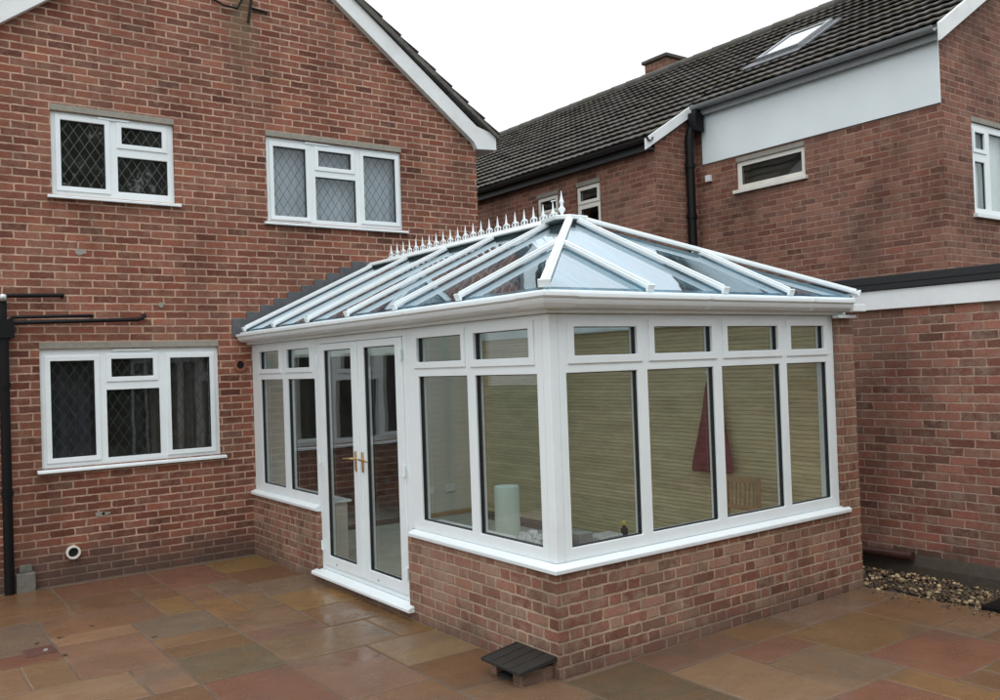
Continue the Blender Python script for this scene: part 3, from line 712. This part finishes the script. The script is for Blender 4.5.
# ridge, cresting, finial
rd = MB(); rz = roofz(MID)
rd.prism([(MID-.105,-.003,rz-.025),(MID+.105,-.003,rz-.025),(MID+.11,-.003,rz-.01),(MID+.06,-.003,rz+.03),(MID-.06,-.003,rz+.03),(MID-.11,-.003,rz-.01)], (0,HY+.25,0))
ridge = build(rd, 'ridge_cap', M['upvc'], K, .004)
rd2 = MB(); e0 = HY+.252
rd2.prism([(MID-.13,e0,rz-.018),(MID-.185,HY-.02,rz-.018),(MID-.10,HY-.115,rz-.018),(MID+.10,HY-.115,rz-.018),(MID+.185,HY-.02,rz-.018),(MID+.13,e0,rz-.018)], (0,0,.040))
build(rd2, 'ridge_end_cap', M['upvc'], K, .008)
build(MB().box(MID-.05,MID+.05,HY-.05,-.003,rz-.15,rz-.03), 'ridge_beam', M['grey_gutter'], K, .004)
N = 22; cy0 = -.42; cy1 = -3.36
cr = MB(); cr.box(MID-.012,MID+.012,HY+.14,-.33,rz+.031,rz+.046)
crest = build(cr, 'ridge_cresting', M['upvc'], K, .002)
proto = None
for i in range(N):
    y = cy0+(cy1-cy0)*i/(N-1)
    if proto is None:
        m = MB(); b = rz+.044
        m.lathe([(.012,0),(.009,.02),(.009,.03),(.020,.042),(.021,.050),(.011,.060),(.010,.078),(.0075,.10),(.0045,.125),(.0015,.150)], (MID,y,b), 10)
        for s in (-1,1):
            m.tube([(MID,y+s*.005,b+.035),(MID,y+s*.035,b+.048),(MID,y+s*.050,b+.028),(MID,y+s*.036,b+.008),(MID,y+s*.06,b+.003)], .0055, 6)
        proto = build(m, 'finial', M['upvc'], crest, smooth=True, base=(MID,y,b)); py = y
    else:
        c = proto.copy(); COL.objects.link(c); c.parent = crest; c.location = proto.location+Vector((0,y-py,0))
build(MB().lathe([(.028,0),(.026,.02),(.014,.03),(.013,.05),(.030,.075),(.032,.09),(.016,.105),(.014,.13),(.022,.15),(.012,.18),(.007,.21),(.002,.25)], (MID,HY+.11,rz+.02), 14), 'end_finial', M['upvc'], K, smooth=True)

# ---------------- things inside
cy = (1.03,-3.2)
tag(build(MB().lathe([(.10,0),(.108,.004),(.108,.79),(.104,.80),(.075,.802),(.03,.795)], (cy[0],cy[1],.106), 28), 'insulation_roll', M['pale_green'], None, smooth=True), 'pale green upright roll standing on the conservatory floor', 'roll')
tag(build(MB().box(2.62,2.80,-1.9,-.35,.106,.16), 'timber_plank', M['dark_wood'], None, .006), 'dark timber plank lying on the floor along the buff brick wall', 'plank')
# maroon coat on a hook
ct = thing('coat', 'maroon coat hanging from a hook on the buff brick wall', 'coat', (2.93,-3.83,.9))
m = MB(); rings = []
prof = [(1.80,.015,.018),(1.75,.045,.03),(1.66,.070,.045),(1.45,.10,.05),(1.25,.135,.055),(1.05,.175,.06),(.93,.195,.06),(.90,.19,.055)]
for z,hw,dp in prof:
    rg = []
    for k in range(36):
        a = 2*pi*k/36; fo = 1+.14*sin(7*a+z*2)*min(1,(1.75-z)*1.6)
        rg.append(m.bm.verts.new((2.915-dp*.3+cos(a)*dp*fo*.8, -3.905+sin(a)*hw*1.15*fo+(.02*(1.75-z)), z+.02*sin(3*a)*(1.7-z))))
    rings.append(rg)
for a,b in zip(rings,rings[1:]):
    for k in range(36): m.bm.faces.new((a[k],a[(k+1)%36],b[(k+1)%36],b[k]))
m.bm.faces.new(rings[0]); m.bm.faces.new(rings[-1])
build(m, 'coat_body', M['maroon'], ct, smooth=True)
build(MB().tube([(2.90,-3.905,1.76),(2.905,-3.88,1.80),(2.915,-3.85,1.82),(2.925,-3.84,1.80)], .006, 6), 'hanging_loop', M['maroon'], ct)
tag(build(MB().tube([(2.974,-3.83,1.80),(2.93,-3.83,1.80),(2.915,-3.83,1.815)], .012, 8).box(2.966,2.974,-3.86,-3.80,1.75,1.85), 'wall_hook', M['skin_white'], None, .002), 'small white hook on the buff wall holding the maroon coat', 'hook')
# pine chair
ch = thing('wooden_chair', 'pine chair with slatted back seen through the front windows', 'chair', (2.42,-4.43,.106))
cx0,cx1,cyA,cyB = 2.22,2.60,-4.60,-4.27
for x in (cx0,cx1):
    for y in (cyA,cyB):
        top = .91 if x == cx1 else .55
        build(MB().bar((x,y,.106),(x+(.03 if top>.6 else 0),y,top), .032,.032,(0,1,0)), 'leg', M['wood'], ch, .003)
build(MB().box(cx0-.02,cx1-.02,cyA-.02,cyB+.02,.545,.57), 'seat', M['wood'], ch, .008)
bk = MB(); bk.bar((cx1+.03,cyA-.01,.895),(cx1+.03,cyB+.01,.895),.025,.05); bk.bar((cx1+.02,cyA,.66),(cx1+.02,cyB,.66),.02,.035)
for i in range(6):
    y = cyA+.05+i*(cyB-cyA-.1)/5; bk.bar((cx1+.02,y,.66),(cx1+.03,y,.885),.018,.012,(1,0,0))
build(bk, 'backrest', M['wood'], ch, .002)
# clutter on the window board
def crumple(name, c, sx, sy, sz, mat, seed, label, cat):
    r = random.Random(seed); bm = bmesh.new(); bmesh.ops.create_icosphere(bm, subdivisions=4, radius=1)
    from mathutils import noise
    for v in bm.verts:
        n = noise.noise(v.co*2.3+Vector((seed,0,0)))*.5+abs(noise.noise(v.co*6+Vector((0,seed,0))))*.35
        v.co *= (1+n); v.co = Vector((c[0]+v.co.x*sx, c[1]+v.co.y*sy, max(c[2], c[2]+sz*.7+v.co.z*sz)))
    me = bpy.data.meshes.new(name); bm.to_mesh(me); bm.free(); o = link(name, me, mat)
    return tag(o, label, cat)
crumple('plastic_bag', (.18,-4.66,.728), .07,.15,.05, M['poly_bag'], 1, 'crumpled clear plastic bag on the window board left of the corner post', 'bag')
crumple('packet', (.20,-4.91,.728), .06,.06,.055, M['red_bag'], 2, 'crumpled reddish brown packet on the window board beside the corner post', 'packet')
tag(build(MB().box(.29,.41,-5.0,-4.90,.728,.83), 'cardboard_box', M['grey_box'], None, .003), 'small grey box on the window board right of the corner post', 'box')
tag(build(MB().box(.47,.68,-5.0,-4.86,.728,.785), 'storage_tub', M['poly_bag'], None, .006), 'low pale plastic tub on the front window board', 'tub')
sb = thing('spray_bottle', 'small dark bottle with yellow nozzle on the front window board', 'bottle', (.74,-4.95,.728))
build(MB().lathe([(.024,0),(.025,.07),(.012,.09),(.010,.10)], (.74,-4.95,.728), 14), 'bottle_body', M['black'], sb, smooth=True)
build(MB().lathe([(.012,0),(.013,.02),(.009,.028)], (.74,-4.95,.828), 12).box(.70,.74,-4.956,-4.944,.838,.85), 'nozzle', M['yellow'], sb)
# little roofed brick vent box at the foot of the dwarf wall
vb = thing('air_vent_box', 'small brick air vent box with black slate lid against the dwarf wall', 'vent box', (-.19,-4.92,0))
for a,b in ((-5.09,-4.98),(-4.81,-4.745)): build(MB().box(-.27,-.036,a,b,-.04,.085), 'brick_pier', M['cons_brick'], vb, .004)
m = MB(); m.box(-.255,-.037,-4.98,-4.81,-.04,.02); build(m, 'vent_opening', M['hole'], vb)
m = MB()
m.hexa([(-.325,-5.13,.086),(-.036,-5.13,.118),(-.036,-4.72,.118),(-.325,-4.72,.086)],[(-.325,-5.13,.108),(-.036,-5.13,.145),(-.036,-4.72,.145),(-.325,-4.72,.108)])
for y in (-5.12,-5.02,-4.925,-4.83,-4.735): m.bar((-.318,y,.110),(-.045,y,.145),.012,.007)
build(m, 'slate_lid', M['slate'], vb, .003)
# bits on the patio
m = MB(); r_ = random.Random(9)
pts = [(cos(a)*.028*(1-.35*abs(sin(2*a))), sin(a)*.016) for a in [2*pi*k/10 for k in range(10)]]
m.prism([(-2.28+x,-1.93+y,.004+.25*abs(x)) for x,y in pts],(0,0,.0012))
lf = tag(build(m, 'fallen_leaf', M['dark_wood'], None), 'small brown fallen leaf lying on the wet paving at the left', 'leaf', 'fallen leaves on the paving')
for x,y,a in ((-2.44,-1.96,1.1),(-2.02,-1.75,2.3),(-1.72,-2.42,.4),(-2.33,-2.42,2.0)):
    c_ = lf.copy(); COL.objects.link(c_); c_.location = (x,y,.003); c_.rotation_euler = (0,0,a)
m = MB(); m.box(-2.56,-2.36,-2.30,-2.10,-.006,.006)
dc = thing('drain_cover', 'small reddish square drain cover set in the patio paving', 'drain cover', (-2.46,-2.2,0))
build(m, 'cover_plate', simple('clay_cover',(.10,.04,.03),.5,.2,20), dc, .003)
build(MB().tube([(-2.42,-2.22,.006),(-2.42,-2.22,.016)], [.018,.012], 12), 'lifting_knob', M['concrete'], dc)

# ================================================================== GARAGE (flat roofed extension on the right)
G = thing('flat_roof_garage', 'brick flat roofed garage with white fascia and black roof edge', 'garage', (5.1,-5,0))
GX = 3.985
build(MB().box(GX,6.196,-9.5,2.6,-.07,2.35), 'wall', M['garage_brick'], G)
m = MB(); m.box(GX-.03,6.17,-9.53,2.63,2.335,2.345)
build(MB().box(GX-.035,GX-.001,-9.54,2.64,2.33,2.500), 'fascia', M['fascia'], G, .003)
build(MB().box(GX-.001,6.195,-9.54,-9.506,2.33,2.5), 'fascia', M['fascia'], G, .003)
m = MB(); m.box(GX-.055,6.195,-9.56,2.66,2.503,2.60); m.box(GX-.06,GX+.05,-9.565,2.665,2.555,2.628)
build(m, 'flat_roof', M['felt'], G, .006)
m = MB(); m.prism([(GX-.09,0,-.05),(GX-.002,0,-.05),(GX-.002,0,.17),(GX-.03,0,.165),(GX-.07,0,.08)], (0,-9.5,0)); 
build(m, 'concrete_footing', M['dark_concrete'], G, .01)
tag(build(MB().tube([(3.875,-4.55,.155),(3.885,-5.22,.165)], .040, 14), 'clay_pipe', M['rust_pipe'], None, smooth=True), 'short dark brown pipe lying along the foot of the garage wall', 'pipe')
tag(build(MB().box(3.28,3.62,-6.75,-6.08,-.01,.030).box(3.31,3.59,-6.72,-6.11,.030,.036), 'inspection_cover', M['black'], None, .004), 'black inspection cover at the edge of the gravel strip', 'drain cover')

# ================================================================== NEIGHBOUR'S HOUSE
NH = thing('neighbour_house', 'brick neighbouring house with dark tiled roof and pale rendered band under the gutter', 'house', (9.5,0,0))
NX = 6.2; FX = 5.36; RX = 9.42; SL = .617
def nz(x): return 5.5+SL*(x-6.1)
w = MB()
fN = wrap('x', NX)
n1 = (-2.705,-1.64,4.20,4.575); n2 = (.165,.69,3.55,4.585); n3 = (1.12,1.64,3.55,4.575)
slab(fN, -4.45,-.95,-.07,5.46,[n1],0,.28,w)
slab(wrap('x',FX), -.95,8.0,-.07,4.86,[n2,n3],0,.28,w)
w.box(FX+.28,NX+.28,-.95,-.70,-.07,4.86)
w.prism([(FX,-.95,4.86),(NX+.28,-.95,4.86),(NX+.28,-.95,nz(NX+.28)-.12),(FX,-.95,nz(FX)-.12)],(0,.25,0))
gw = (6.85,8.35,3.49,4.545)
slab(wrap('y',-4.45), NX+.28, 13.0,-.07,5.46,[gw],0,.28,w)
w.prism([(NX,-4.45,5.46),(13.0,-4.45,5.46),(RX,-4.45,nz(RX)-.12)],(0,.28,0))
w.box(12.72,13.0,-4.17,8,-.07,5.4); w.box(FX+.28,12.72,7.72,8,-.07,4.86)
build(w, 'wall', M['far_brick'], NH, base=(9.5,0,-.07))
build(MB().box(7.0,12.6,-3.4,-3.3,2.7,5.4).box(6.5,6.9,-3.3,7.6,2.7,4.8).box(6.5,12.6,-4.1,-3.4,3.1,3.2).box(6.5,12.6,-4.1,-3.3,4.75,4.8), 'room_lining', M['room'], NH)
bnd = MB(); bnd.box(NX-.022,NX-.001,-4.452,-1.075,4.66,5.44)
build(bnd, 'rendered_band', M['render'], NH, .003)
def nwin(plane,pos,o,lights,mat,pane,sill=True):
    ww = make_window(NH, plane, pos+.02, o, lights, mat, pane, gd=.03, thick=.05)
    f = wrap(plane,pos)
    if sill: build(boxf(f, o[0]-.04,o[1]+.04,-.05,.06,o[2]-.05,o[2]-.003), 'sill', mat, ww, .004)
    build(boxf(f, o[0],o[1],-.004,.08,o[3]+.001,o[3]+.06), 'lintel', M['concrete'], ww)
    return ww
nwin('x',NX,n1,[(-2.645,-1.71,4.265,4.515,False)],M['cream'],M['pane'])
nwin('x',FX,n2,[(.24,.62,4.36,4.52,True),(.24,.62,3.62,4.24,False)],M['cream'],M['pane'])
nwin('x',FX,n3,[(1.19,1.57,4.36,4.51,True),(1.19,1.57,3.62,4.24,False)],M['cream'],M['pane'])
nwin('y',-4.45,gw,[(6.945,7.17,4.245,4.44,True),(6.945,7.17,3.56,4.10,False),(7.30,7.75,3.56,4.46,False),(7.86,8.27,3.56,4.46,True)],M['upvc'],M['pane'])
curtain('curtain', M['white_net'], 'white net curtain in the gable window at the right edge', 6.87,8.33,-4.33,3.45,4.6,.006,.12)
# roof
rf = MB(); rnd = random.Random(11)
tile_roof(rf, 6.08, nz(6.08), RX, nz(RX), -4.53, -.98, .293, .3, .0375, rnd, amp=.011, lip=.048)
tile_roof(rf, 5.24, nz(5.24), RX, nz(RX), -.98, 8.1, .300, .3, .0375, rnd, amp=.011, lip=.048)
rf.prism([(RX,-4.53,nz(RX)-.02),(13.2,-4.53,nz(RX)-.02-SL*3.6),(13.2,-4.53,nz(RX)-.1-SL*3.6),(RX,-4.53,nz(RX)-.12)],(0,12.6,0))
roof = build(rf, 'roof', M['tiles'], NH, base=(9.5,0,5))
rt = MB()
for i in range(28):
    y = -4.5+i*.45; rt.tube([(RX,y,nz(RX)+.02),(RX,y+.46,nz(RX)+.03)], .09, 10)
build(rt, 'ridge_tiles', M['tiles'], NH, smooth=True)
# chimney
c = MB(); c.box(9.72,10.27,2.80,3.40,6.2,7.99); c2 = MB(); c2.box(9.67,10.32,2.75,3.45,7.993,8.06); c2.box(9.75,10.24,2.85,3.35,8.063,8.10)
co = build(c, 'chimney', M['far_brick'], NH); build(c2, 'chimney_cap', M['dark_concrete'], co, .006)
# skylight
nrm = Vector((-SL,0,1)).normalized(); dd = Vector((1,0,SL)).normalized()
def rp(a,y,h): return Vector((6.1,y,5.5))+dd*a+nrm*h
sa0,sa1,sy0,sy1 = 1.28,2.28,-2.02,-1.30
m = MB()
def rbox(m,a0,a1,y0,y1,h0,h1): m.hexa([rp(a0,y0,h0),rp(a1,y0,h0),rp(a1,y1,h0),rp(a0,y1,h0)],[rp(a0,y0,h1),rp(a1,y0,h1),rp(a1,y1,h1),rp(a0,y1,h1)]); return m
rbox(m,sa0,sa0+.06,sy0,sy1,.0,.10); rbox(m,sa1-.06,sa1,sy0,sy1,.0,.10); rbox(m,sa0+.06,sa1-.06,sy0,sy0+.05,.0,.10); rbox(m,sa0+.06,sa1-.06,sy1-.05,sy1,.0,.10)
sk = build(m, 'skylight', M['grey_gutter'], NH, .004)
build(rbox(MB(),sa0+.055,sa1-.055,sy0+.045,sy1-.045,.07,.085), 'pane', glass('skylight_glass',(.25,.3,.33),boost=1.7,f0=.13), sk)
build(rbox(MB(),sa0+.085,sa1-.085,sy0+.065,sy1-.065,.05,.06), 'blind', M['grey_box'], sk)
build(rbox(rbox(MB(),sa0-.24,sa0-.003,sy0-.12,sy1+.12,.045,.056),sa0-.002,sa1,sy0-.14,sy0-.003,.03,.06), 'flashing', M['lead'], sk)
# gutters, fascias, barge boards, pipes
m = MB(); gy = (-4.50,-1.05)
def gutter(xc, z, y0, y1, mat, r=.058):
    m = MB(); pts = [(xc+r*cos(a), z+r*sin(a)) for a in [pi+pi*k/8 for k in range(9)]]
    inn = [(xc+(r-.008)*cos(a), z+(r-.008)*sin(a)) for a in [2*pi-pi*k/8 for k in range(9)]]
    m.prism([(x,y0,zz) for x,zz in pts+inn], (0,y1-y0,0)); return build(m, 'gutter', mat, NH, smooth=True)
gutter(6.03, 5.46, gy[0], gy[1], M['grey_gutter']); gutter(5.19, 4.95, -1.05, 8.1, M['dark_gutter'], .06)
build(MB().box(6.10,6.13,-4.47,-1.0,5.33,5.50), 'fascia_board', M['grey_gutter'], NH)
build(MB().box(6.128,6.199,-4.449,-1.0,5.44,5.452), 'soffit', M['old_white'], NH)
build(MB().box(5.255,5.28,-.97,8.0,4.80,4.955), 'fascia_board', M['dark_gutter'], NH)
build(MB().box(5.28,5.359,-.97,8.0,4.80,4.82), 'soffit', M['dark_gutter'], NH)
def verge(x0,x1,y,t=.035,up=.03,dn=.17,nm='bargeboard',foot=True):
    m = MB(); pts = [(x0,nz(x0)-dn-.0),(x1,nz(x1)-dn),(x1,nz(x1)+up),(x0,nz(x0)+up)]
    m.prism([(x,y,z) for x,z in pts],(0,t,0)); return build(m, nm, M['old_white'], NH, .004)
verge(6.03,RX,-4.565); verge(5.13,6.12,-1.02,.03,.02,.13)
m = MB(); m.prism([(RX,-4.565,nz(RX)-.17),(13.2,-4.565,nz(RX)-.17-SL*3.6),(13.2,-4.565,nz(RX)+.03-SL*3.6),(RX,-4.565,nz(RX)+.03)],(0,.035,0)); build(m,'bargeboard',M['old_white'],NH)
m = MB(); m.tube([(6.06,-1.09,5.40),(6.05,-1.09,5.26),(6.00,-1.04,5.12),(5.97,-1.03,5.02),(5.97,-1.03,2.62)], .06, 12)
for z in (4.6,3.9,3.2): m.ring((5.97,-1.03,z),(0,0,1),.058,.072,.06)
build(m, 'downpipe', M['black'], NH, smooth=True)
m = MB(); m.box(5.96,6.13,-1.17,-1.03,5.10,5.36)
build(m, 'rainwater_hopper', M['black'], NH, .006)
build(MB().box(NX-.06,NX-.002,-1.22,-1.14,4.40,4.49), 'junction_box', M['old_white'], NH, .004)

# ================================================================== GARDEN EDGE (behind and beside the camera, seen in reflections)
def hedge(name, x0,x1,y0,y1,h,label,seed,n):
    r = random.Random(seed); m = MB(); 
    hd = thing(name, label, 'hedge', ((x0+x1)/2,(y0+y1)/2,-.07))
    m.box(x0+.3,x1-.3,y0+.3,y1-.3,-.07,h-.4); build(m, 'branches', M['leaf'], hd)
    m = MB()
    for _ in range(n):
        f = r.random()
        x = r.uniform(x0,x1); y = r.uniform(y0,y1); z = r.uniform(0,h+.5*sin(x*.7)+.3*sin(x*1.9+1))
        if r.random() < .7:
            if (x1-x0) > (y1-y0): y = y1-abs(r.gauss(0,.2))
            else: x = r.choice((x0,x1))+r.gauss(0,.1)
        s = r.uniform(.05,.12); a = Vector((r.gauss(0,1),r.gauss(0,1),r.gauss(0,1))).normalized(); b = a.orthogonal().normalized()
        c = Vector((x,y,z)); m.poly([c-a*s, c+b*s*.5, c+a*s, c-b*s*.5])
    build(m, 'foliage', M['leaf'], hd)
def tree(x, y, h, seed, label):
    r = random.Random(seed); t = thing('garden_tree', label, 'tree', (x,y,-.07))
    m = MB(); m.tube([(x,y,-.07),(x+.1,y,h*.25),(x-.05,y+.1,h*.5),(x+.1,y,h*.8)],[.24,.19,.13,.05],10)
    tips = []
    for i in range(16):
        z = h*(.25+.5*i/16); a = i*2.4; L = h*.28*(1.15-.6*i/16)
        e = (x+cos(a)*L, y+sin(a)*L, z+L*.6); m.tube([(x,y,z),(x+cos(a)*L*.5,y+sin(a)*L*.5,z+L*.2),e],[.07,.045,.02],6); tips.append(e)
    build(m, 'trunk', M['dark_wood'], t)
    m = MB()
    cl = [(e[0]+r.gauss(0,.5),e[1]+r.gauss(0,.5),e[2]+r.gauss(0,.4),r.uniform(.8,1.4)) for e in tips for _ in range(3)]
    for c in cl:
        for _ in range(330):
            v = Vector((r.gauss(0,1),r.gauss(0,1),r.gauss(0,1))).normalized()*c[3]*r.uniform(.4,1.05); p = Vector(c[:3])+v
            s_ = r.uniform(.08,.15); a = Vector((r.gauss(0,1),r.gauss(0,1),r.gauss(0,1))).normalized(); b = a.orthogonal().normalized()
            m.poly([p-a*s_, p+b*s_*.5, p+a*s_, p-b*s_*.5])
    build(m, 'crown', M['leaf'], t)
tree(2.6, -22.5, 13.0, 4, 'tall leafy tree behind the garden hedge')
hedge('garden_hedge', -14,16,-20.5,-19,3.6,'tall dark green hedge across the far end of the garden',1,26000)

# ================================================================== CAMERA, LIGHT, WORLD
fw = Vector((.58731,.80918,.01703)); rt_ = Vector((.80916,-.58656,-.03488)); up = Vector((.01823,-.03427,.99925))
cam = bpy.data.cameras.new('camera'); co = bpy.data.objects.new('camera', cam); COL.objects.link(co)
mat = Matrix(((rt_.x,up.x,-fw.x,-3.5007),(rt_.y,up.y,-fw.y,-9.4186),(rt_.z,up.z,-fw.z,1.95),(0,0,0,1)))
co.matrix_world = mat
cam.sensor_width = 36; cam.lens = 889.594/1000*36; cam.clip_start = .05; cam.clip_end = 500
scene.camera = co
SUN_EL, SUN_AZ = R(58), R(215)            # azimuth clockwise from +Y
sun = bpy.data.lights.new('sun','SUN'); sun.energy = .5; sun.angle = R(40); sun.color = (1,.97,.93)
so_ = bpy.data.objects.new('sun', sun); COL.objects.link(so_)
dirv = Vector((sin(SUN_AZ)*cos(SUN_EL), cos(SUN_AZ)*cos(SUN_EL), sin(SUN_EL)))
so_.rotation_euler = dirv.to_track_quat('Z','Y').to_euler(); so_.location = dirv*30
wd = bpy.data.worlds.new('World'); scene.world = wd; wd.use_nodes = True
t = NT(wd.node_tree)
sky = t.n('ShaderNodeTexSky', sky_type='NISHITA'); sky.sun_disc = False; sky.sun_elevation = SUN_EL; sky.sun_rotation = SUN_AZ
sky.air_density = 1.0; sky.dust_density = 4.0; sky.ozone_density = 1.0
# even overcast: grey cloud layer over the sky colour
tc = t.n('ShaderNodeTexCoord')
tz = t.n('ShaderNodeSeparateXYZ'); t.put(tz.inputs[0], tc.outputs['Generated'])
# overcast cloud deck: brighter towards the zenith, slightly uneven
cn = t.m('ADD', 7.4, t.m('MULTIPLY', t.noise(tc.outputs['Generated'], 1.6, 4, .5), 1.4))
cn = t.m('MULTIPLY', cn, t.m('ADD', 1.0, t.m('MULTIPLY', t.m('MAXIMUM', tz.outputs[2], 0.0), 1.3)))
cl = t.mix(.85, sky.outputs[0], t.mix(1.0, t.xyz(cn,cn,cn), (.975,1.0,1.03), 'MULTIPLY'))
bg = t.n('ShaderNodeBackground'); t.put(bg.inputs[0], cl); bg.inputs[1].default_value = .12
ow = t.n('ShaderNodeOutputWorld'); t.t.links.new(bg.outputs[0], ow.inputs[0])
vs = scene.view_settings; vs.view_transform = 'Standard'; vs.look = 'None'; vs.gamma = 1; vs.use_curve_mapping = False; vs.exposure = 0.06
scene.render.engine = 'CYCLES'
cy_ = scene.cycles; cy_.max_bounces = 10; cy_.diffuse_bounces = 4; cy_.glossy_bounces = 5; cy_.transparent_max_bounces = 40; cy_.transmission_bounces = 8
cy_.caustics_reflective = False; cy_.caustics_refractive = False; cy_.use_denoising = True
